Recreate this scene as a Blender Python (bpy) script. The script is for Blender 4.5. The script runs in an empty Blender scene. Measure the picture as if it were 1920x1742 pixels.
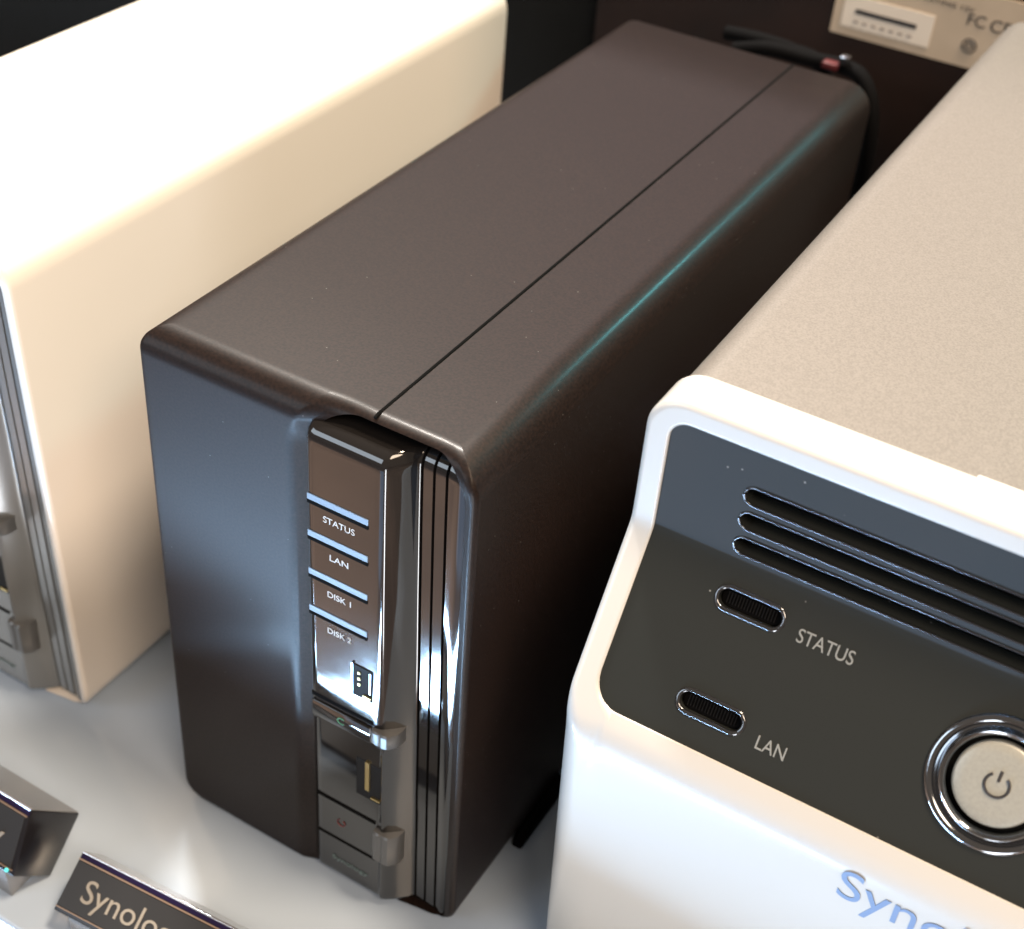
import bpy, bmesh, math, random
import numpy as np
from mathutils import Matrix, Vector
random.seed(4)
S = bpy.context.scene
COL = S.collection

# ------------------------------------------------------------------ camera
cam_d = bpy.data.cameras.new('camera')
cam = bpy.data.objects.new('camera', cam_d)
COL.objects.link(cam)
Rr = ((0.8580463, 0.50872109, 0.07042299), (0.36428276, -0.50621511, -0.78169325), (-0.36201466, 0.69638288, -0.61967432))
CAM = Vector((0.19502757, -0.19202963, 0.33538947))
M = Matrix.Identity(4)
for r in range(3):
    M[r][0] = Rr[0][r]; M[r][1] = -Rr[1][r]; M[r][2] = -Rr[2][r]; M[r][3] = CAM[r]
cam.matrix_world = M
cam_d.sensor_fit = 'HORIZONTAL'; cam_d.sensor_width = 36.0
cam_d.lens = 2705.474 / 1920 * 36.0
cam_d.clip_start = 0.01; cam_d.clip_end = 50
cam_d.dof.use_dof = True
cam_d.dof.focus_distance = 0.315
cam_d.dof.aperture_fstop = 17.0
S.camera = cam

# ------------------------------------------------------------------ world and lamps
W = bpy.data.worlds.new('World'); S.world = W; W.use_nodes = True
bgn = W.node_tree.nodes['Background']
bgn.inputs['Color'].default_value = (1.0, .80, .64, 1)
bgn.inputs['Strength'].default_value = 0.20
S.view_settings.view_transform = 'Standard'; S.view_settings.look = 'None'
S.view_settings.exposure = 0; S.view_settings.gamma = 1

def lamp(name, loc, aim, size, power, color, shape='DISK', size_y=None):
    d = bpy.data.lights.new(name, 'AREA'); d.shape = shape; d.size = size
    if size_y: d.size_y = size_y
    d.energy = power; d.color = color
    o = bpy.data.objects.new(name, d); COL.objects.link(o)
    o.location = loc
    o.rotation_euler = (Vector(aim) - Vector(loc)).to_track_quat('-Z', 'Y').to_euler()
    return o
# hard warm exhibition spotlight, behind and to the left
kd = Vector((-.37, .345, .86)).normalized()
lamp('key_lamp', Vector((.05, .05, .1)) + kd * 1.9, (.05, .05, .1), .20, 66, (1.0, .93, .84))
# broad warm fill added almost overhead, lifts the white unit's right side
od = Vector((.38, .04, .92)).normalized()
lamp('overhead_fill', Vector((.02, .05, .1)) + od * 1.8, (.02, .05, .1), .32, 38, (1.0, .78, .56))
# second warm lamp, front right above
wd = Vector((.56, -.42, .71)).normalized()
lamp('warm_lamp', Vector((.0, .05, .1)) + wd * 1.7, (.0, .05, .1), .70, 18, (1.0, .78, .58))
# cool daylight fill added at the front left for the front faces
lamp('cool_front_fill', (-1.0, -1.5, .75), (.08, 0, .08), 1.0, 12, (.76, .88, 1.0), 'RECTANGLE', .8)
# daylight coming up past the table's front edge, low on the left
lamp('low_daylight', (-.26, -.58, -.65), (.04, 0, .09), .80, 15.5, (.42, .68, 1.0), 'RECTANGLE', .028)
lamp('vent_reflection_panel', (-.10, -.95, -.58), (.15, 0, .15), .60, .60, (.30, .60, 1.0), 'RECTANGLE', .30)  # added unseen panel, gives the vent face its blue reflection
# cyan shop light far behind, right
lamp('cyan_lamp', (1.0, 2.15, 1.46), (.08, .1, .15), .17, 17, (.20, .85, .90))

lamp('wall_fill', (-.7, 1.8, 2.0), (-1.1, 2.6, 1.2), .3, 22, (1.0, .88, .98))  # added unseen lamp, brightens the wall reflected in the black top
# tall unseen lamp added for the white line along the mirror strip's corner
lamp('strip_glint_lamp', (.50, -.94, -.55), (.07, 0, .12), .19, 6.5, (.95, .97, 1.0), 'RECTANGLE', .62)
# spot added to brighten the floor that the mirror strip reflects
sd = bpy.data.lights.new('floor_fill_spot', 'SPOT'); sd.energy = 520; sd.color = (1.0, .76, .56); sd.spot_size = math.radians(19); sd.spot_blend = .25; sd.shadow_soft_size = .05
so = bpy.data.objects.new('floor_fill_spot', sd); COL.objects.link(so); so.location = (-.5, -2.2, 1.3)
so.rotation_euler = (Vector((-.80, -.96, -.9)) - Vector(so.location)).to_track_quat('-Z', 'Y').to_euler()

# ------------------------------------------------------------------ materials
def mat(name, base, rough=.5, metal=0., coat=0., coat_rough=.05, ior=1.5, noise=None, bump=None, spec=None):
    m = bpy.data.materials.new(name); m.use_nodes = True
    nt = m.node_tree; b = nt.nodes['Principled BSDF']
    b.inputs['Base Color'].default_value = (*base, 1)
    b.inputs['Roughness'].default_value = rough
    b.inputs['Metallic'].default_value = metal
    b.inputs['Coat Weight'].default_value = coat
    b.inputs['Coat Roughness'].default_value = coat_rough
    b.inputs['IOR'].default_value = ior
    if spec is not None: b.inputs['Specular IOR Level'].default_value = spec
    if noise or bump:
        tc = nt.nodes.new('ShaderNodeTexCoord')
    if noise:                                     # (scale, amount, contrast colour)
        n = nt.nodes.new('ShaderNodeTexNoise'); n.inputs['Scale'].default_value = noise[0]
        n.inputs['Detail'].default_value = 3
        nt.links.new(tc.outputs['Object'], n.inputs['Vector'])
        r = nt.nodes.new('ShaderNodeValToRGB')
        a = noise[1]
        r.color_ramp.elements[0].position = .35; r.color_ramp.elements[1].position = .65
        r.color_ramp.elements[0].color = (*[c * (1 - a) for c in base], 1)
        r.color_ramp.elements[1].color = (*[min(1, c * (1 + a)) for c in base], 1)
        nt.links.new(n.outputs['Fac'], r.inputs['Fac'])
        nt.links.new(r.outputs['Color'], b.inputs['Base Color'])
    if bump:                                      # (scale, strength, distance)
        n2 = nt.nodes.new('ShaderNodeTexNoise'); n2.inputs['Scale'].default_value = bump[0]
        n2.inputs['Detail'].default_value = 2
        nt.links.new(tc.outputs['Object'], n2.inputs['Vector'])
        bp = nt.nodes.new('ShaderNodeBump'); bp.inputs['Strength'].default_value = bump[1]
        bp.inputs['Distance'].default_value = bump[2]
        nt.links.new(n2.outputs['Fac'], bp.inputs['Height'])
        nt.links.new(bp.outputs['Normal'], b.inputs['Normal'])
    return m
def dust(m, scale=260, thr=.80, amt=.35, col=(.6, .58, .55)):
    """sparse specks of dust mixed into the colour"""
    nt = m.node_tree; b = nt.nodes['Principled BSDF']
    tc = nt.nodes.new('ShaderNodeTexCoord')
    v = nt.nodes.new('ShaderNodeTexVoronoi'); v.inputs['Scale'].default_value = scale
    nt.links.new(tc.outputs['Object'], v.inputs['Vector'])
    big = nt.nodes.new('ShaderNodeTexNoise'); big.inputs['Scale'].default_value = 45
    nt.links.new(tc.outputs['Object'], big.inputs['Vector'])
    lt = nt.nodes.new('ShaderNodeMath'); lt.operation = 'LESS_THAN'; lt.inputs[1].default_value = .07
    nt.links.new(v.outputs['Distance'], lt.inputs[0])
    sep = nt.nodes.new('ShaderNodeSeparateColor'); nt.links.new(v.outputs['Color'], sep.inputs[0])
    gt = nt.nodes.new('ShaderNodeMath'); gt.operation = 'GREATER_THAN'; gt.inputs[1].default_value = thr
    nt.links.new(sep.outputs[0], gt.inputs[0])
    g2 = nt.nodes.new('ShaderNodeMath'); g2.operation = 'GREATER_THAN'; g2.inputs[1].default_value = .5
    nt.links.new(big.outputs['Fac'], g2.inputs[0])
    m1 = nt.nodes.new('ShaderNodeMath'); m1.operation = 'MULTIPLY'
    nt.links.new(lt.outputs[0], m1.inputs[0]); nt.links.new(gt.outputs[0], m1.inputs[1])
    m2 = nt.nodes.new('ShaderNodeMath'); m2.operation = 'MULTIPLY'
    nt.links.new(m1.outputs[0], m2.inputs[0]); nt.links.new(g2.outputs[0], m2.inputs[1])
    m3 = nt.nodes.new('ShaderNodeMath'); m3.operation = 'MULTIPLY'; m3.inputs[1].default_value = amt
    nt.links.new(m2.outputs[0], m3.inputs[0])
    mix = nt.nodes.new('ShaderNodeMix'); mix.data_type = 'RGBA'
    src = b.inputs['Base Color'].links[0].from_socket if b.inputs['Base Color'].links else None
    if src: nt.links.new(src, mix.inputs[6])
    else: mix.inputs[6].default_value = b.inputs['Base Color'].default_value
    mix.inputs[7].default_value = (*col, 1)
    nt.links.new(m3.outputs[0], mix.inputs[0])
    nt.links.new(mix.outputs[2], b.inputs['Base Color'])
    return m

m_black = dust(mat('matte_black_plastic', (.0110, .0058, .0043), .48, coat=.09, coat_rough=.20, noise=(1500, .45), spec=.23, bump=(2600, .25, .00006)), 420, .80, .16)
m_white = mat('glossy_white_plastic', (.82, .76, .69), .30, coat=.3, coat_rough=.12)
m_chrome = mat('black_mirror_gloss', (.012, .011, .011), .05, ior=1.72, bump=(55, .05, .0008))
m_silverpanel = mat('silver_grey_chrome', (.25, .255, .255), .24, metal=.45, bump=(60, .06, .0008))
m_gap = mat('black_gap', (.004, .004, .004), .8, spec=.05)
m_led = mat('pale_blue_light_bar', (.17, .24, .34), .4)
m_print = mat('pale_grey_print', (.62, .62, .62), .5)
m_button = mat('ribbed_silver_button', (.12, .12, .12), .30, metal=.3)
m_gold = mat('gold_contact', (.85, .66, .30), .3, metal=1)
m_steel = mat('steel_port', (.50, .52, .56), .22, metal=1)
m_portblack = mat('port_black', (.008, .008, .009), .6, spec=.2)
m_green = mat('green_mark', (.04, .20, .08), .4)
m_red = mat('dull_red_mark', (.16, .03, .03), .4)
m_table = mat('white_laminate', (.385, .465, .575), .17, coat=.4, coat_rough=.05, noise=(14, .03))
m_beige = mat('metallic_beige_paint', (.222, .204, .184), .42, metal=.25, noise=(2300, .13), bump=(3600, .22, .00004))
m_bezel = mat('gloss_white_bezel', (.60, .59, .565), .25, coat=.3, coat_rough=.06)
m_glass = dust(mat('dark_grey_gloss_panel', (.026, .029, .028), .07, coat=.15, coat_rough=.04), 330, .66, .4)
m_blackrim = mat('polished_black_rim', (.15, .155, .165), .10, metal=.9)
m_dimprint = mat('dim_grey_print', (.27, .28, .27), .5)
m_ring = mat('polished_ring', (.34, .36, .39), .10, metal=1)
m_disc = mat('satin_beige_button', (.36, .36, .325), .38, metal=.15, noise=(1500, .05))
m_darkprint = mat('dark_print', (.035, .033, .035), .5)
m_blueprint = mat('blue_grey_print', (.16, .25, .44), .4)
m_cabinet = mat('dark_brown_cabinet', (.011, .0045, .003), .7, noise=(25, .3), spec=.25)
m_tower = mat('charcoal_tower', (.0045, .0048, .005), .5, spec=.12)
m_label = mat('cream_label', (.48, .40, .31), .5, noise=(60, .05))
m_sticker = mat('white_sticker', (.72, .66, .58), .5)
m_rubber = mat('black_rubber', (.0025, .0025, .003), .8, spec=.08)
m_sign = mat('black_acrylic', (.012, .011, .013), .25, spec=.3)
m_signframe = mat('violet_black_edge', (.012, .008, .035), .12)
m_signplate = mat('dark_grey_plate', (.022, .021, .021), .35)
m_bronze = mat('bronze_line', (.50, .34, .24), .3, metal=.7)
m_letters = mat('taupe_lettering', (.26, .235, .20), .45)
m_highlight = mat('painted_highlight', (.85, .85, .88), .1, metal=.9)
m_greyac = mat('grey_acrylic', (.22, .225, .235), .15, coat=.5)
m_floor = mat('brown_floor', (.34, .26, .22), .5, noise=(3, .3))
m_wall = mat('dark_backdrop', (.45, .40, .43), .8, spec=.1)
m_redplug = mat('red_plug', (.09, .012, .014), .5)
m_led_on = bpy.data.materials.new('teal_indicator'); m_led_on.use_nodes = True
_b = m_led_on.node_tree.nodes['Principled BSDF']
_b.inputs['Base Color'].default_value = (.05, .5, .5, 1)
_b.inputs['Emission Color'].default_value = (.1, .8, .75, 1); _b.inputs['Emission Strength'].default_value = .9
m_acryl = mat('clear_grey_acrylic', (.80, .82, .85), .06, ior=1.45)
m_acryl.node_tree.nodes['Principled BSDF'].inputs['Transmission Weight'].default_value = .8

# ------------------------------------------------------------------ helpers
def tag(o, label=None, cat=None, group=None, kind=None):
    if label: o['label'] = label
    if cat: o['category'] = cat
    if group: o['group'] = group
    if kind: o['kind'] = kind
    return o
def empty(name, loc, label, cat, group=None):
    o = bpy.data.objects.new(name, None); COL.objects.link(o); o.location = loc
    o.empty_display_size = .02
    return tag(o, label, cat, group)
def link(name, me, m, parent=None, smooth=None, loc=None):
    if m is not None:
        me.materials.clear(); me.materials.append(m)
    o = bpy.data.objects.new(name, me); COL.objects.link(o)
    if parent: o.parent = parent
    if loc: o.location = loc
    if smooth is not None:
        me.shade_smooth()
        if smooth < 179:
            me.set_sharp_from_angle(angle=math.radians(smooth))
    return o
def pyd(name, v, f):
    me = bpy.data.meshes.new(name); me.from_pydata([tuple(map(float, p)) for p in v], [], f); me.validate(); me.update()
    return me
def fix_normals(me):
    b = bmesh.new(); b.from_mesh(me); bmesh.ops.remove_doubles(b, verts=b.verts, dist=1e-7)
    bmesh.ops.recalc_face_normals(b, faces=b.faces); b.to_mesh(me); b.free(); return me
def box(name, lo, hi, m, parent=None, bevel=0., seg=2):
    b = bmesh.new(); bmesh.ops.create_cube(b, size=1)
    for v in b.verts:
        v.co = Vector([lo[i] + (v.co[i] + .5) * (hi[i] - lo[i]) for i in range(3)])
    if bevel: bmesh.ops.bevel(b, geom=b.edges[:], offset=bevel, segments=seg, affect='EDGES', profile=.5)
    me = bpy.data.meshes.new(name); b.to_mesh(me); b.free()
    return link(name, me, m, parent, 40 if bevel else None)
def prism_x(name, quad, x0, x1, m, parent=None, bevel=0., dy=0., mat4=None):
    """polygon in (y,z) extruded along x"""
    n = len(quad)
    v = [(x0, q[0], q[1]) for q in quad] + [(x1, q[0] + dy, q[1]) for q in quad]
    f = [tuple(range(n)), tuple(range(2 * n - 1, n - 1, -1))] + [(i, (i + 1) % n, n + (i + 1) % n, n + i) for i in range(n)]
    me = fix_normals(pyd(name, v, f))
    if bevel:
        b = bmesh.new(); b.from_mesh(me)
        bmesh.ops.bevel(b, geom=b.edges[:], offset=bevel, segments=2, affect='EDGES', profile=.5)
        b.to_mesh(me); b.free()
    if mat4 is not None: me.transform(mat4)
    return link(name, me, m, parent, 40 if bevel else None)
def tube(name, pts, r, m, parent=None, n=10, closed=False, smooth=1):
    P = [Vector(p) for p in pts]
    if smooth > 1:
        Q = []
        N = len(P)
        for i in range(N if closed else N - 1):
            a = P[(i - 1) % N] if (closed or i > 0) else P[0]; b_ = P[i]; c = P[(i + 1) % N]
            d = P[(i + 2) % N] if (closed or i < N - 2) else P[-1]
            for k in range(smooth):
                t = k / smooth
                Q.append(.5 * ((2 * b_) + (c - a) * t + (2 * a - 5 * b_ + 4 * c - d) * t * t + (3 * b_ - a - 3 * c + d) * t ** 3))
        if not closed: Q.append(P[-1])
        P = Q
    N = len(P); v = []; f = []
    up = Vector((0.03, .02, 1)).normalized()
    for i in range(N):
        t = (P[(i + 1) % N] - P[i - 1]) if closed else (P[min(i + 1, N - 1)] - P[max(i - 1, 0)])
        t.normalize()
        a = t.cross(up)
        if a.length < .05: a = t.cross(Vector((1, 0, 0)))
        a.normalize(); b_ = t.cross(a)
        for k in range(n):
            w = 2 * math.pi * k / n
            v.append(P[i] + r * (a * math.cos(w) + b_ * math.sin(w)))
    for i in range(N if closed else N - 1):
        for k in range(n):
            j = (i + 1) % N
            f.append((i * n + k, i * n + (k + 1) % n, j * n + (k + 1) % n, j * n + k))
    if not closed:
        f.append(tuple(range(n))[::-1]); f.append(tuple((N - 1) * n + k for k in range(n)))
    return link(name, fix_normals(pyd(name, v, f)), m, parent, 60)
def text(name, s, m, parent, origin, xdir, ydir, height, width=None, depth=.00012, align='LEFT'):
    """flat lettering standing on a surface; origin = lower left of the first letter, height = cap height"""
    c = bpy.data.curves.new(name, 'FONT'); c.body = s; c.size = 1; c.extrude = 0.02; c.resolution_u = 6
    t = bpy.data.objects.new(name, c); COL.objects.link(t)
    dg = bpy.context.evaluated_depsgraph_get(); dg.update()
    me = bpy.data.meshes.new_from_object(t.evaluated_get(dg)); bpy.data.objects.remove(t)
    co = np.array([v.co[:] for v in me.vertices])
    x0, x1 = co[:, 0].min(), co[:, 0].max()
    cap = .69
    sy = height / cap; sx = sy if width is None else width / (x1 - x0)
    off = (x1 if align == 'RIGHT' else x0)
    X = Vector(xdir).normalized(); Y = Vector(ydir).normalized(); Z = X.cross(Y)
    for v in me.vertices:
        p = v.co
        v.co = Vector(origin) + X * ((p.x - off) * sx) + Y * (p.y * sy) + Z * (depth if p.z > 0 else -.00002)
    me.name = name
    return link(name, me, m, parent)
def rr_points(x0, x1, z0, z1, rad, step, fine=1):
    """rounded rectangle (x,z), counter-clockwise, with outward normals; rad = (top left, top right, bottom right, bottom left)"""
    tl, tr, br, bl = rad; pts = []
    def seg(ax, az, bx, bz, n):
        L = math.hypot(bx - ax, bz - az); k = max(1, int(round(L / step)))
        for i in range(k): pts.append((ax + (bx - ax) * i / k, az + (bz - az) * i / k, *n))
    def arc(cx, cz, r, a0, a1):
        k = max(4, int(round(r * abs(a1 - a0) / step * 1.6))) * (fine if cx < (x0 + x1) / 2 else 1)
        for i in range(k):
            a = a0 + (a1 - a0) * i / k
            pts.append((cx + r * math.cos(a), cz + r * math.sin(a), math.cos(a), math.sin(a)))
    h = math.pi / 2
    seg(x1, z0 + br, x1, z1 - tr, (1, 0)); arc(x1 - tr, z1 - tr, tr, 0, h)
    seg(x1 - tr, z1, x0 + tl, z1, (0, 1)); arc(x0 + tl, z1 - tl, tl, h, 2 * h)
    seg(x0, z1 - tl, x0, z0 + bl, (-1, 0)); arc(x0 + bl, z0 + bl, bl, 2 * h, 3 * h)
    seg(x0 + bl, z0, x1 - br, z0, (0, -1)); arc(x1 - br, z0 + br, br, 3 * h, 4 * h)
    return pts
def rr_sd(x, z, x0, x1, z0, z1, rad):
    """signed distance to a rounded rectangle (negative inside), numpy"""
    cx, cz = (x0 + x1) / 2, (z0 + z1) / 2
    tl, tr, br, bl = rad
    r = np.where(x > cx, np.where(z > cz, tr, br), np.where(z > cz, tl, bl))
    qx = np.abs(x - cx) - (x1 - x0) / 2 + r; qz = np.abs(z - cz) - (z1 - z0) / 2 + r
    return np.minimum(np.maximum(qx, qz), 0) + np.hypot(np.maximum(qx, 0), np.maximum(qz, 0)) - r
def rr_push(p, n, x0, x1, z0, z1, rad):
    """from p along n to the rounded rectangle's outline (p inside)"""
    lo, hi = 0., .4
    for _ in range(40):
        mid = (lo + hi) / 2
        if float(rr_sd(np.array(p[0] + n[0] * mid), np.array(p[1] + n[1] * mid), x0, x1, z0, z1, rad)) < 0: lo = mid
        else: hi = mid
    return (p[0] + n[0] * lo, p[1] + n[1] * lo)
def smooth01(t): t = np.clip(t, 0, 1); return t * t * (3 - 2 * t)

# ------------------------------------------------------------------ the slim two-disk unit (black one, white one)
UW, UH = .088, .1585
OUT = dict(x0=0, x1=UW, z0=0.0012, z1=UH, rad=(.0058, .0085, .0080, .0065))
INN = dict(x0=.0458, x1=.0850, z0=.0016, z1=.1573, rad=(.0125, .0090, .0035, .0030))
SEAM_X = .0608
def unit_shell(D, depth_in=.013):
    inner = rr_points(INN['x0'], INN['x1'], INN['z0'], INN['z1'], INN['rad'], .0008, 6)
    n = len(inner)
    ip = [(p[0], p[1]) for p in inner]
    for i, p in enumerate(inner):                # vertices exactly on the seam
        if p[3] > .99 and abs(p[0] - SEAM_X) < .0006: pass
    op = [rr_push((p[0], p[1]), (p[2], p[3]), **OUT) for p in inner]
    # outer corners on the left need extra points of their own: fan from the straight left side is fine with dense s
    sv = np.concatenate([np.linspace(0, .25, 12)[:-1], np.linspace(.25, .86, 14)[:-1], 1 - .14 * (1 - np.linspace(0, 1, 14)) ** 1.5])
    P0 = np.array(ip); P1 = np.array(op)
    nrm = np.array([(p[2], p[3]) for p in inner])
    rows = []
    for s in sv:
        Q = P0 + (P1 - P0) * s
        x, z = Q[:, 0], Q[:, 1]
        e = -rr_sd(x, z, **OUT)                    # distance in from the silhouette
        def fil(dist, r):
            q = np.clip(dist, 0, r); return r - np.sqrt(np.maximum(r * r - (r - q) ** 2, 0))
        ft = fil(UH - z, .0066); fe = fil(e, .0016)
        y = np.sqrt(ft ** 2 + (fe * np.clip(1 - ft / .0066, 0, 1)) ** 2)
        y = np.maximum(y, fe)
        d = rr_sd(x, z, **INN)                     # distance out from the recess
        wl = smooth01((.060 - x) / .014)
        cw = .0018 + .0030 * wl; ch = .0007 + .0014 * wl
        t = np.clip(1 - d / cw, 0, 1)
        y = y + ch * np.maximum(t - .04, 0) ** 1.05
        y = y + .0035 * smooth01((x - .055) / .03) * np.clip(1 - z / UH, 0, 1)
        y = y + .009 * smooth01((x - .046) / .004) * smooth01((.071 - x) / .004) * smooth01((.004 - z) / .003)
        rows.append(np.stack([x, y, z], 1))
    # wall of the recess
    back = rows[0].copy(); back[:, 1] = depth_in
    rows.insert(0, back)
    # flanks
    last = rows[-1]
    for k in range(1, 7):
        q = last.copy(); q[:, 1] = last[:, 1] + (D - .0015 - last[:, 1]) * (k / 6.); rows.append(q)
    q = last.copy(); cx, cz = UW / 2, UH / 2
    q[:, 0] -= np.sign(q[:, 0] - cx) * .0006; q[:, 2] -= np.sign(q[:, 2] - cz) * .0006; q[:, 1] = D - .0004; rows.append(q)
    q = q.copy(); q[:, 0] -= np.sign(q[:, 0] - cx) * .0014; q[:, 2] -= np.sign(q[:, 2] - cz) * .0014; q[:, 1] = D; rows.append(q)
    V = np.concatenate(rows); K = len(rows)
    F = [(k * n + i, k * n + (i + 1) % n, (k + 1) * n + (i + 1) % n, (k + 1) * n + i) for k in range(K - 1) for i in range(n)]
    F.append(tuple((K - 1) * n + i for i in range(n)))
    return fix_normals(pyd('shell', V, F))

def insert_mesh():
    """the mirror-bright front strip: flat bulge on the left, rounded corner, three grooves, flat right strip"""
    prof = []
    def add(x, y): prof.append((x, y))
    add(.0463, .012); add(.0463, .0010); add(.0464, .0002); add(.0467, -.0006); add(.0473, -.0010)
    for k in range(1, 15): add(.0473 + (.0655 - .0473) * k / 14, -.0010)
    for k in range(1, 9):
        a = k / 8 * math.radians(36)
        add(.0655 + .0024 * math.sin(a), -.0010 + .0024 * (1 - math.cos(a)))
    bx, by = prof[-1]
    for k in range(1, 10):
        u = k / 9
        add(bx + (.0709 - bx) * u, by + (.0050 - by) * (.72 * u + .28 * u * u))
    def groove(x):
        add(x - .00035, .0052); add(x - .00028, .0085); add(x + .00028, .0085); add(x + .00035, .0052)
    add(.0710, .0051)
    for g in (.0716, .0746, .0777):
        groove(g)
    for k in range(1, 6): add(.0781 + (.0838 - .0781) * k / 5, .0052 - .0004 * math.sin(k / 5 * math.pi))
    add(.0842, .0056); add(.0844, .0066); add(.0844, .012)
    prof = np.array(prof); n = len(prof)
    rows = []
    zb, zt, r = .0030, .1535, .0040
    zs = [zb, zb + .0003] + list(np.linspace(zb + .001, .0330, 24)) + list(np.linspace(.0336, .0640, 30)) + list(np.linspace(.0646, zt - r, 60))
    def shift(z): return .0036 * (1 - z / UH)
    for j, z in enumerate(zs):
        q = np.zeros((n, 3)); q[:, 0] = prof[:, 0]; q[:, 1] = prof[:, 1]; q[:, 2] = z
        w = np.clip((prof[:, 0] - .066) / .005, 0, 1) * np.clip((.0849 - prof[:, 0]) / .006, 0, 1)
        q[:, 0] += shift(z) * w
        # the lower part is set back with a sloping shoulder that widens to the right
        low = smooth01((.0640 - z) / .0010) * .0013
        lx = smooth01((.0672 - prof[:, 0]) / .0012)
        q[:, 1] += np.where(prof[:, 1] < .0055, low * lx, 0)
        # rounding at the bottom
        if j < 2: q[:, 1] += (.0008, .0002)[j]
        # a slow waviness of the moulded strip
        q[:, 1] += np.where(prof[:, 1] < .0055, .00005 * np.sin(z * 90) + .00002 * np.sin(z * 210 + 1), 0)
        rows.append(q)
    base = rows[-1]
    for k in range(1, 9):
        a = k / 8 * math.pi / 2
        q = base.copy(); q[:, 2] = zt - r + r * math.sin(a); q[:, 1] = np.minimum(base[:, 1] + r * (1 - math.cos(a)), .0128); rows.append(q)
    q = rows[-1].copy(); q[:, 1] = .0128; rows.append(q)
    q = rows[0].copy(); q[:, 1] = .012; rows.insert(0, q)
    K = len(rows); V = np.concatenate(rows)
    F = [(k * n + i, k * n + i + 1, (k + 1) * n + i + 1, (k + 1) * n + i) for k in range(K - 1) for i in range(n - 1)]
    return fix_normals(pyd('chrome_strip', V, F))

def capsule_pts(cx, cy, w, h, n=8):
    r = h / 2; out = []
    for k in range(n + 1):
        a = -math.pi / 2 + math.pi * k / n; out.append((cx + w / 2 - r + r * math.cos(a), cy + r * math.sin(a)))
    for k in range(n + 1):
        a = math.pi / 2 + math.pi * k / n; out.append((cx - w / 2 + r + r * math.cos(a), cy + r * math.sin(a)))
    return out

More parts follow.
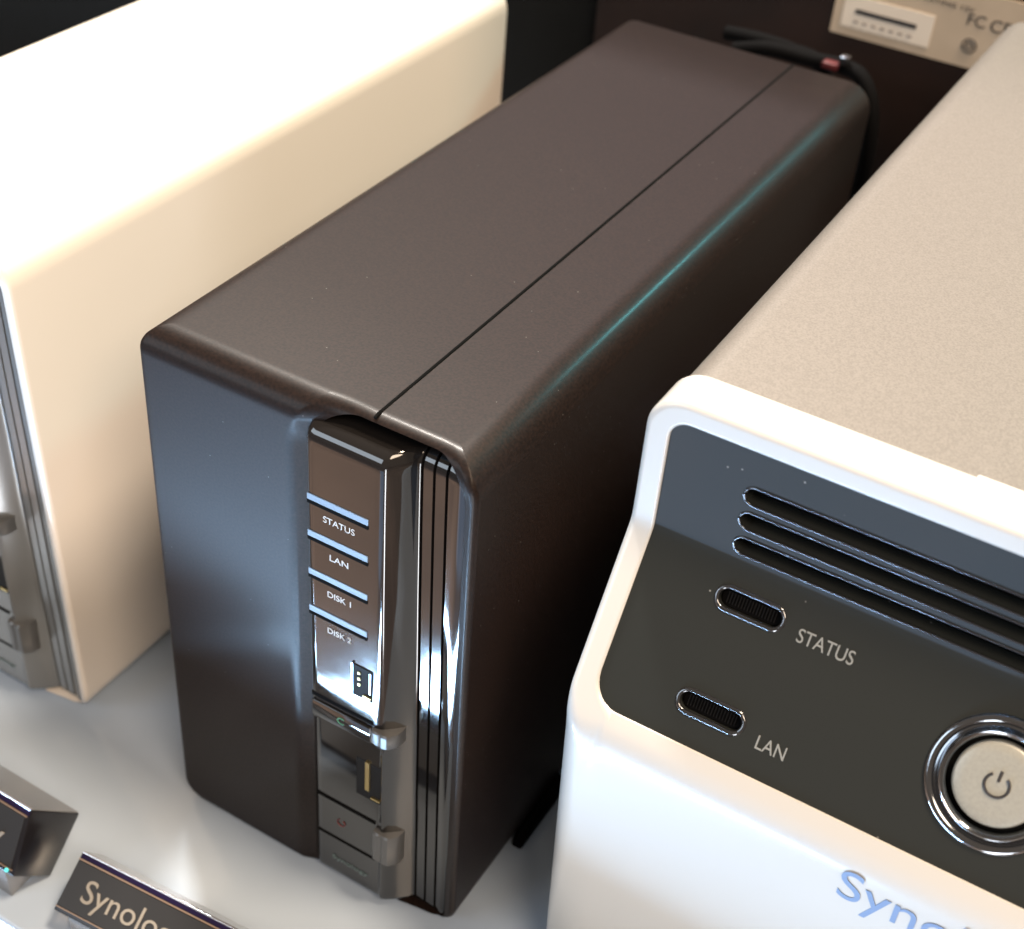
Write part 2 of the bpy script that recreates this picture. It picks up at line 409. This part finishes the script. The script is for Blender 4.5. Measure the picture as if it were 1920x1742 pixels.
def build_unit(name, loc, label, D, shell_m, strip_m, ledm, printm, seam_m=m_gap):
    t = empty(name, loc, label, 'disk station')
    sh = link('shell', unit_shell(D), shell_m, t, 75)
    # seam groove: a dark inlay with two hairline lips
    sm = tube('seam', [(SEAM_X, .0040, UH - .00045), (SEAM_X, .0052, UH - .00008), (SEAM_X, .0068, UH - .0001), (SEAM_X, D - .001, UH - .0001)], .00045, seam_m, t, 8)
    rb = rr_points(INN['x0'] - .0004, INN['x1'] + .0004, INN['z0'], INN['z1'] + .0004, INN['rad'], .004)
    link('recess_back', pyd('recess_back', [(p[0], .0128, p[1]) for p in rb], [tuple(range(len(rb)))]), m_gap, t)
    st = link('front_strip', insert_mesh(), strip_m, t, 45)
    # light bars, each over a black strip standing for the ledge's shadow
    yf = -.0010
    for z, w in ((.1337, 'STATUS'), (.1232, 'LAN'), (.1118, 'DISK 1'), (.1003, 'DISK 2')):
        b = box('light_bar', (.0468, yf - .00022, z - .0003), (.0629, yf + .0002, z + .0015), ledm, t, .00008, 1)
        box('slit_or_shade', (.0468, yf - .00024, z - .0013), (.0629, yf + .0002, z - .00035), m_gap, b)
        wd = {'STATUS': .0083, 'LAN': .0050, 'DISK 1': .0064, 'DISK 2': .0066}[w]
        text('lettering', w, printm, t, (.0548 - wd / 2 + .0004, yf - .00003, z - .0049), (1, 0, 0), (0, 0, 1), .0017, wd)
    # upper port
    def port(x0, x1, z0, z1, y, kind):
        p = box('port', (x0, y - .00015, z0), (x1, y + .0006, z1), m_portblack, t, .0001, 1)
        fr = bmesh.new()
        if kind == 0:
            box('port_frame', (x0 - .00045, y - .0004, z0 - .0002), (x0, y + .0003, z1 + .0003), m_steel, p)
            box('port_frame', (x1 - .0009, y - .00035, z0 + .0030), (x1 - .0005, y + .0003, z1 - .0006), m_steel, p)
            for k in range(3):
                box('contact', (x0 + .0014, y - .0005, z1 - .0024 - k * .0019), (x0 + .0021, y, z1 - .0018 - k * .0019), m_gold, p)
            box('contact', (x0 + .0030, y - .0006, z0 + .0012), (x1 - .0004, y, z0 + .0018), m_gold, p)
        else:
            box('port_tongue', (x0 + .0030, y - .0006, z0 + .0036), (x0 + .0042, y, z1 + .0002), m_gold, p)
            box('contact', (x0 + .0048, y - .0006, z0 + .0012), (x1 - .0006, y, z0 + .0018), m_gold, p)
        fr.free()
    port(.0592, .0647, .0790, .0895, yf, 0)
    port(.0592, .0672, .0415, .0555, yf + .0013, 1)
    # copy button row: slit above, raised bar, small arrow mark
    box('slit_or_shade', (.0469, yf - .00008, .0716), (.0650, yf + .0003, .0728), m_gap, t)
    box('button_bar', (.0471, yf - .0006, .0650), (.0646, yf + .0004, .0706), strip_m, t, .0004, 3)
    text('mark', 'C', m_green, t, (.0548, yf - .00062, .0668), (1, 0, 0), (0, 0, 1), .0022, .0020)
    def ribbed(x0, x1, z0, z1, y):
        # a faceted clear-grey push button
        v = []; f = []
        prof = [(x0, y + .002), (x0, y - .0010), (x0 + .0003, y - .0013), (x0 + .0020, y - .0015), (x0 + .0026, y - .0012), (x0 + .0032, y - .0016),
                (x1 - .0020, y - .0014), (x1 - .0004, y + .0004), (x1, y + .0022), (x1, y + .004)]
        n = len(prof)
        cz = (.0004, 0, 0, .0004)
        for j, z in enumerate((z0, z0 + .0005, z1 - .0005, z1)):
            for i, (x, yy) in enumerate(prof): v.append((x, yy + cz[j], z + (x - x0) * .04))
        for j in range(3):
            for i in range(n - 1): f.append((j * n + i, j * n + i + 1, (j + 1) * n + i + 1, (j + 1) * n + i))
        f.append(tuple(range(n))); f.append(tuple(3 * n + i for i in range(n)))
        return link('push_button', fix_normals(pyd('push_button', v, f)), m_button, t, 35)
    ribbed(.0650, .0716, .0664, .0710, yf)
    ribbed(.0654, .0722, .0205, .0318, yf + .0008)
    box('slit_or_shade', (.0470, yf + .0011, .0328), (.0652, yf + .0016, .0338), m_gap, t)
    box('slit_or_shade', (.0470, yf + .00115, .0178), (.0652, yf + .0016, .0186), m_gap, t)
    ring = [(.0545 + .0012 * math.cos(a), yf + .0012, .0257 + .0012 * math.sin(a)) for a in [math.radians(60 - k * 300 / 14) for k in range(15)]]
    tube('power_mark', ring, .00016, m_red, t, 6)
    text('lettering', 'Synology', mat('faint_teal_print', (.12, .17, .17), .4), t, (.0516, yf + .00125, .0090), (1, 0, 0), (0, 0, 1), .0016, .0115)
    # feet
    for x in (.014, .074):
        for y in (.030, D - .03):
            b = bmesh.new(); bmesh.ops.create_cone(b, segments=20, radius1=.0055, radius2=.006, depth=.0016, cap_ends=True)
            me = bpy.data.meshes.new('foot'); b.to_mesh(me); b.free()
            link('foot', me, m_rubber, t, None, (x, y, .0008))
    return t

# ------------------------------------------------------------------ setting
TF, TB = -.0575, .62
box('table', (-.9, TF, -.03), (1.1, TB, 0), m_table, None, .0015, 3)
bpy.data.objects['table']['kind'] = 'structure'
fl = link('floor', pyd('floor', [(-4, -4, -.9), (4, -4, -.9), (4, 4, -.9), (-4, 4, -.9)], [(0, 1, 2, 3)]), m_floor); fl['kind'] = 'structure'
bw = box('back_wall', (-4, 2.6, -.9), (4, 2.65, 3.0), m_wall); bw['kind'] = 'structure'

# ------------------------------------------------------------------ black unit, white unit
blk = build_unit('disk_station', (0, 0, 0), 'matte black slim disk station with dark mirror front strip, in the middle', .2343, m_black, m_chrome, m_led, m_print)
wht = build_unit('disk_station', (-.1300, .0025, 0), 'glossy white slim disk station with grey silver front strip, at the left edge', .2290, m_white, m_silverpanel,
                 mat('grey_light_bar', (.5, .55, .58), .3), mat('grey_print', (.25, .25, .25), .5), mat('pale_seam', (.6, .57, .53), .5))
# small rubber wedge foot that shows under the black unit's right flank
wf = prism_x('side_foot', [(.036, .0002), (.064, .0002), (.060, .0085), (.040, .0060)], .0865, .0902, m_rubber, blk, .0008)

# ------------------------------------------------------------------ large white-framed unit at the right
BX0, BX1 = .1118, .2822
FM = .6
def gfront(z):
    """front profile y(z): upright vent face, fold, lower face leaning out, lip, lower front"""
    z = np.asarray(z, float)
    a = .0227 + 0 * z
    b = .0227 - FM * (.1433 - z)
    up = .5 * (a + b - np.sqrt((a - b) ** 2 + 4e-7))            # soft fold (the lesser one wins)
    c = -.0012 + .07 * (.1040 - z)
    return .5 * (up + c + np.sqrt((up - c) ** 2 + 1.6e-6))       # soft lip
big = empty('disk_station', (0, 0, 0), 'large beige topped disk station with white front frame and round power button, at right', 'disk station')
BO = dict(x0=BX0, x1=BX1, z0=.0015, z1=.1762, rad=(.0085, .0085, .006, .006))
PI_ = dict(x0=.1172, x1=.2768, z0=.1092, z1=.1712, rad=(.0042, .0042, .0062, .0062))
def bezel():
    inner = rr_points(PI_['x0'], PI_['x1'], PI_['z0'], PI_['z1'], PI_['rad'], .0010)
    n = len(inner); P0 = np.array([(p[0], p[1]) for p in inner])
    P1 = np.array([rr_push((p[0], p[1]), (p[2], p[3]), **BO) for p in inner])
    sv = np.concatenate([np.linspace(0, .10, 6)[:-1], np.linspace(.10, .80, 22)[:-1], 1 - .2 * (1 - np.linspace(0, 1, 14)) ** 1.4])
    rows = []
    for s in sv:
        Q = P0 + (P1 - P0) * s; x, z = Q[:, 0], Q[:, 1]
        e = -rr_sd(x, z, **BO)
        r = np.where(z > .150, .0016, .0016) + .0050 * smooth01((.112 - z) / .012)
        ee = np.clip(e, 0, r)
        y = gfront(z) + r - np.sqrt(np.maximum(r * r - (r - ee) ** 2, 0))
        d = rr_sd(x, z, **PI_)
        y = y + .0003 * np.clip(1 - d / .0006, 0, 1) ** 2
        rows.append(np.stack([x, y, z], 1))
    w = rows[0].copy(); w[:, 1] += .0022; rows.insert(0, w)
    last = rows[-1]
    for k in range(1, 5):
        q = last.copy(); q[:, 1] = last[:, 1] + (.0335 - last[:, 1]) * k / 4; rows.append(q)
    q = last.copy(); q[:, 1] = .0342; cx, cz = (BX0 + BX1) / 2, .088
    q[:, 0] -= np.sign(q[:, 0] - cx) * .0007; q[:, 2] -= np.sign(q[:, 2] - cz) * .0007; rows.append(q)
    q = q.copy(); q[:, 0] -= np.sign(q[:, 0] - cx) * .0010; q[:, 2] -= np.sign(q[:, 2] - cz) * .0010; rows.append(q)
    K = len(rows); V = np.concatenate(rows)
    F = [(k * n + i, k * n + (i + 1) % n, (k + 1) * n + (i + 1) % n, (k + 1) * n + i) for k in range(K - 1) for i in range(n)]
    return fix_normals(pyd('front_frame', V, F))
ff = link('front_frame', bezel(), m_bezel, big, 50)
# beige casing behind the frame
def casing():
    ring = rr_points(BX0 + .0012, BX1 - .0012, .003, .1754, (.0075, .0075, .004, .004), .0015)
    n = len(ring); rows = []
    for y, sh in ((.030, 0), (.10, 0), (.18, 0), (.2735, 0), (.2747, .0006), (.275, .0016)):
        q = np.array([(p[0] - p[2] * sh, y, p[1] - p[3] * sh) for p in ring]); rows.append(q)
    K = len(rows); V = np.concatenate(rows)
    F = [(k * n + i, k * n + (i + 1) % n, (k + 1) * n + (i + 1) % n, (k + 1) * n + i) for k in range(K - 1) for i in range(n)]
    F.append(tuple((K - 1) * n + i for i in range(n)))
    return fix_normals(pyd('casing', V, F))
link('casing', casing(), m_beige, big, 40)
prism_x('latch_tab', [(.0330, .1745), (.0346, .1745), (.0346, .1764), (.0330, .1764)], .1733, .2000, m_bezel, big, .0004)
# dark glossy panel inside the frame, with real openings
def solid_panel():
    zs = list(np.linspace(.1088, .1400, 10)) + list(np.linspace(.1405, .1465, 13)) + list(np.linspace(.150, .1716, 6))
    fy = [float(gfront(z)) + .00075 for z in zs]
    poly = [(y, z) for y, z in zip(fy, zs)] + [(y + .0040, z) for y, z in zip(fy[::-1], zs[::-1])]
    n = len(poly)
    x0, x1 = PI_['x0'] - .0006, PI_['x1'] + .0006
    v = [(x0, *q) for q in poly] + [(x1, *q) for q in poly]
    f = [(i, (i + 1) % n, n + (i + 1) % n, n + i) for i in range(n)]
    h = len(zs)
    for i in range(h - 1):
        f.append((i, i + 1, n - 2 - i, n - 1 - i)); f.append((n + i, n + i + 1, 2 * n - 2 - i, 2 * n - 1 - i))
    return fix_normals(pyd('panel', v, f))
nrm = Vector((0, -1, FM)).normalized(); vdir = Vector((0, FM, 1)).normalized()
def low(x, z, off=0.):      # a point of the leaning face; surface lies .75 mm behind the frame's
    return Vector((x, .0227 - FM * (.1433 - z) + .00075, z)) + nrm * off
panel = link('panel', solid_panel(), m_glass, big, 30)
cut = bmesh.new()
def cutter(pts3a, pts3b):
    a = [cut.verts.new(p) for p in pts3a]; b_ = [cut.verts.new(p) for p in pts3b]; n = len(a)
    cut.faces.new(a); cut.faces.new(b_[::-1])
    for i in range(n): cut.faces.new((a[(i + 1) % n], a[i], b_[i], b_[(i + 1) % n]))
VENTS = (.1604, .1542, .1478); VX0, VX1, VH = .1345, .2595, .0041
for z in VENTS:
    c = capsule_pts((VX0 + VX1) / 2, z, VX1 - VX0, VH)
    cutter([(x, .018, zz) for x, zz in c], [(x, .034, zz) for x, zz in c])
SLOTS = ((.14165, .13670), (.14165, .11695))
for cx, cz in SLOTS:
    c = capsule_pts(0, 0, .0136, .0040); o = low(cx, cz)
    cutter([o + Vector((1, 0, 0)) * a + vdir * b_ + nrm * .004 for a, b_ in c], [o + Vector((1, 0, 0)) * a + vdir * b_ - nrm * .010 for a, b_ in c])
BC = (.1970, .12630)
c = [(.0094 * math.cos(2 * math.pi * k / 48), .0094 * math.sin(2 * math.pi * k / 48)) for k in range(48)]; o = low(*BC)
cutter([o + Vector((1, 0, 0)) * a + vdir * b_ + nrm * .004 for a, b_ in c], [o + Vector((1, 0, 0)) * a + vdir * b_ - nrm * .010 for a, b_ in c])
bmesh.ops.recalc_face_normals(cut, faces=cut.faces)
cme = bpy.data.meshes.new('cutter'); cut.to_mesh(cme); cut.free()
cob = bpy.data.objects.new('cutter', cme); COL.objects.link(cob)
md = panel.modifiers.new('cut', 'BOOLEAN'); md.operation = 'DIFFERENCE'; md.object = cob; md.solver = 'EXACT'
dg = bpy.context.evaluated_depsgraph_get(); dg.update()
pm = bpy.data.meshes.new_from_object(panel.evaluated_get(dg)); pm.name = 'panel'
panel.modifiers.clear(); panel.data = pm; bpy.data.objects.remove(cob)
pm.shade_smooth(); pm.set_sharp_from_angle(angle=math.radians(25))
# dark cavity behind the openings
box('inner_cavity', (.119, .0295, .111), (.275, .033, .1695), m_gap, big)
def cap3(c, f): return [f(a, b_) for a, b_ in c]
for z in VENTS:
    c = capsule_pts((VX0 + VX1) / 2, z, VX1 - VX0 + .0003, VH + .0003, 10)
    tube('vent_rim', [(x, .0234, zz) for x, zz in c], .00028, m_blackrim, panel, 8, True)
for cx, cz in SLOTS:
    o = low(cx, cz)
    X = Vector((1, 0, 0))
    c = capsule_pts(0, 0, .0146, .0049, 10)
    tube('slot_rim', [o + X * a + vdir * b_ - nrm * .0002 for a, b_ in c], .00055, m_blackrim, panel, 10, True)
    c = capsule_pts(0, 0, .0130, .0036, 10); n = len(c)
    v = [o + X * a + vdir * b_ - nrm * .0016 for a, b_ in c]
    link('light_window', pyd('light_window', v, [tuple(range(n))]), m_rubber, panel)
    for k in range(17):          # ribs of the window
        xx = -.0052 + k * .00065
        p = o + X * xx - nrm * .0014
        tube('rib', [p - vdir * .0012, p + vdir * .0012], .00012, m_portblack, panel, 6)
for s, x, z, w in (('STATUS', .1524, .13455, .0118), ('LAN', .1525, .11435, .0062)):
    text('lettering', s, m_dimprint, panel, low(x, z), (1, 0, 0), vdir, .0029, w)
# power button: lathe in the leaning face's frame
def lathe(name, prof, m, parent, n=72):
    o = low(*BC); X = Vector((1, 0, 0)); v = []; f = []
    for r, h in prof:
        for k in range(n):
            a = 2 * math.pi * k / n; v.append(o + X * (r * math.cos(a)) + vdir * (r * math.sin(a)) + nrm * h)
    for j in range(len(prof) - 1):
        for k in range(n): f.append((j * n + k, j * n + (k + 1) % n, (j + 1) * n + (k + 1) % n, (j + 1) * n + k))
    if prof[-1][0] < .0087: f.append(tuple((len(prof) - 1) * n + k for k in range(n)))
    return link(name, fix_normals(pyd(name, v, f)), m, parent, 60)
pb = lathe('power_button', [(.0136, -.0002), (.0133, .0005), (.0127, .0008), (.0120, .0006), (.0116, .0001), (.0112, .0002), (.0108, .0011), (.0103, .0015), (.0098, .0013), (.0094, .0004), (.0092, -.0030)], m_ring, big)
lathe('button_disc', [(.0083, -.0030), (.0083, .0001), (.0081, .0006), (.0077, .0008), (.0060, .0009)], m_disc, pb)
lathe('button_gap', [(.0093, -.0016), (.0082, -.0016)], m_gap, pb)
o = low(*BC, .00095) ; X = Vector((1, 0, 0))
arcp = [o + X * (.0023 * math.sin(a)) + vdir * (.0023 * math.cos(a)) for a in [math.radians(38 + k * 284 / 20) for k in range(21)]]
tube('power_mark', arcp, .00030, m_darkprint, pb, 6)
tube('power_mark', [o + vdir * .0008, o + vdir * .0029], .00030, m_darkprint, pb, 6)
# name on the lower front
def face(x, z, off=.0): return Vector((x, float(-.0012 + .07 * (.1040 - z)) - off, z))
text('lettering', 'Synology', m_blueprint, ff, face(.1772, .0925, .00002), (1, 0, 0), (0, -.07, 1), .0092, .0440, .00008)
for x in (.13, .265):
    for y in (.05, .24):
        b = bmesh.new(); bmesh.ops.create_cone(b, segments=20, radius1=.008, radius2=.009, depth=.003, cap_ends=True)
        me = bpy.data.meshes.new('foot'); b.to_mesh(me); b.free(); link('foot', me, m_rubber, big, None, (x, y, .0015))

# ------------------------------------------------------------------ things behind
cab = empty('server_cabinet', (.14, .40, 0), 'dark brown cabinet seen from behind carrying a cream label, at the back right', 'cabinet')
def cbox(name, lo, hi, m, parent=cab, bevel=0.):
    return box(name, tuple(a - b for a, b in zip(lo, (.14, .40, 0))), tuple(a - b for a, b in zip(hi, (.14, .40, 0))), m, parent, bevel)
cbox('back_panel', (-.0475, .310, .001), (.36, .50, .190), m_cabinet, cab, .002)

for x, z in ((.026, .1665), (.085, .153), (.094, .149), (.062, .128), (.105, .132)):
    cbox('screw', (x, .3094, z), (x + .003, .3105, z + .0016), m_gap, cab)
lb = cbox('rating_label', (.0475, .3090, .1428), (.1165, .3102, .1690), m_label, cab)
stk = cbox('sticker', (.0510, .3086, .1462), (.0836, .3091, .1575), m_sticker, lb)
o3 = (.14, .40, 0)
cbox('print_bar', (.0556, .3083, .1515), (.0780, .3087, .1531), m_darkprint, stk)
for k in range(7):
    cbox('print_bar', (.0556 + k * .0033, .3083, .1482), (.0573 + k * .0033, .3087, .1489), mat('faint_print', (.25, .22, .2), .5) if k == 0 else bpy.data.materials['faint_print'], stk)
def ct(s, x, z, h, w, m=m_darkprint): return text('lettering', s, m, lb, (x - .14, .3089 - .40, z), (1, 0, 0), (0, 0, 1), h, w)
ct('FC', .0945, .1575, .0040, .0062); ct('CE', .1025, .1572, .0042, .0072)
ct('MODEL RATING 12V', .066, .1620, .0014, .030)
tube('print_ring', [(.0973 - .14 + .0024 * math.cos(a), .3088 - .40, .1505 + .0024 * math.sin(a)) for a in [k * math.pi / 10 for k in range(20)]], .0003, m_darkprint, lb, 6, True)
tube('print_ring', [(.0973 - .14 + .0011 * math.cos(a), .3088 - .40, .1505 + .0011 * math.sin(a)) for a in [k * math.pi / 8 for k in range(16)]], .0003, m_darkprint, lb, 6, True)
ct('R', .1062, .1494, .0030, .0024)

tw = box('computer_tower', (-.62, .318, .001), (-.0500, .50, .190), m_tower, None, .003)
tag(tw, 'charcoal tower standing behind the white and black disk stations', 'tower')

# cables behind the black unit
cb = tube('power_cable', [(.030, .262, .146), (.042, .262, .1495), (.056, .263, .1495), (.068, .262, .1505), (.076, .259, .1500), (.0815, .257, .1435), (.0840, .256, .134), (.0845, .257, .120), (.082, .262, .10), (.078, .27, .05), (.07, .285, .006)], .0026, m_rubber, None, 12, False, 6)
tag(cb, 'black cable looping down behind the right rear corner of the black unit', 'cable')
bun = tube('cable_bundle', [(.024, .268, .1525), (.036, .266, .1540), (.048, .266, .1535), (.060, .266, .1505), (.066, .268, .1300), (.060, .275, .08), (.05, .29, .006)], .0026, m_rubber, None, 12, False, 6)
bun.location.z = -.0040
tag(bun, 'thick black cable bundle peeking over the rear edge of the black unit', 'cable')
pl = empty('cable_plug', (.0690, .258, .1535), 'small silver and red plug above the rear edge of the black unit', 'plug')
box('plug_body', (-.0065, -.001, -.0034), (-.0010, .003, -.0012), m_redplug, pl, .0005)
box('plug_tip', (-.0010, -.001, -.0010), (.0022, .002, .0022), m_steel, pl, .0006)

# ------------------------------------------------------------------ small black name signs in front
def sign(label, x0, x1, FB, FT, BT, BB, yaw, pivot_x, txt, tx, th, tw_, frame, led=None, align='LEFT'):
    mt = Matrix.Translation((pivot_x, -.0523, 0)) @ Matrix.Rotation(yaw, 4, 'Z') @ Matrix.Translation((-pivot_x, .0523, 0))
    t = empty('name_sign', (0, 0, 0), label, 'sign', 'acrylic name signs in front of the disk stations')
    prism_x('block', [FB, FT, BT, BB], x0, x1, m_sign, t, .0004, 0, mt)
    f = Vector((0, FT[0] - FB[0], FT[1] - FB[1])); L = f.length; v = f.normalized(); nn = Vector((0, -v.z, v.y))
    def q(a, b, h0=0., h1=.0002):
        A = Vector((0, *FB)) + v * (a * L) ; B = Vector((0, *FB)) + v * (b * L)
        pts = [A + nn * h0, B + nn * h0, B + nn * h1, A + nn * h1]
        return [(p.y, p.z) for p in pts]
    k = Vector((0, BT[0] - FT[0], BT[1] - FT[1])); kn = Vector((0, -k.z, k.y)).normalized()
    tp = [(FT[0] + k.y * .04, FT[1] + k.z * .04), (BT[0] - k.y * .03, BT[1] - k.z * .03)]
    prism_x('top_strip', [tp[0], tp[1], (tp[1][0] + kn.y * .0003, tp[1][1] + kn.z * .0003), (tp[0][0] + kn.y * .0003, tp[0][1] + kn.z * .0003)], x0 + .0004, x1 - .0004, m_greyac, t, 0, 0, mt)
    prism_x('plate', q(.10, .86), x0 + frame, x1 - frame, m_signplate, t, 0, 0, mt)
    prism_x('edge_band', q(.91, .985), x0 + .0003, x1 - .0003, m_signframe, t, 0, 0, mt)
    prism_x('line', q(.875, .897, 0, .0003), x0 + frame * .6, x1 - frame * .6, m_bronze, t, 0, 0, mt)
    prism_x('line', q(.070, .085, 0, .0003), x0 + frame * .6, x1 - frame * .6, m_bronze, t, 0, 0, mt)
    tube('edge_highlight', [mt @ Vector((x0 + .0004, *FT)), mt @ Vector((x1 - .0004, *FT))], .00035, m_highlight, t, 8)  # bright tube standing for the white highlight on the top edge
    X = mt.to_3x3() @ Vector((1, 0, 0)); Y = mt.to_3x3() @ v
    o = mt @ (Vector((tx, *FB)) + v * (L * .30) + nn * .0002)
    text('lettering', txt, m_letters, t, o, X, Y, th, tw_, .0002, align)
    # clear wedge under the front edge
    prism_x('clear_foot', [(FB[0] + .0006, FB[1] - .0006), (BB[0] - .0004, BB[1] + .0002), (FB[0] + .0010, .0002)], x0 + .004, x1 - .004, m_acryl, t, 0, 0, mt)
    if led:
        s_ = bmesh.new(); bmesh.ops.create_icosphere(s_, subdivisions=2, radius=.0006)
        me = bpy.data.meshes.new('indicator'); s_.to_mesh(me); s_.free()
        link('indicator', me, m_led_on, t, 179, mt @ (Vector((led, *FB)) + v * .0010 + nn * .0003))
    return t
sign('black block sign cut off at the left edge, lettering mostly out of view', -.078, -.0111, (-.0523, .0128), (-.0427, .0297), (-.0283, .0132), (-.0414, .0004), 0, 0,
     'Synology', -.0172, .0062, .038, .0014, -.0135, 'RIGHT')
sign('black low sign reading Synology in taupe letters, at the bottom left', .0022, .070, (-.0523, .0095), (-.0394, .0183), (-.0332, .0092), (-.0461, .0004), math.radians(4.35), .0022,
     'Synology', .0078, .0058, .0308, .0004)
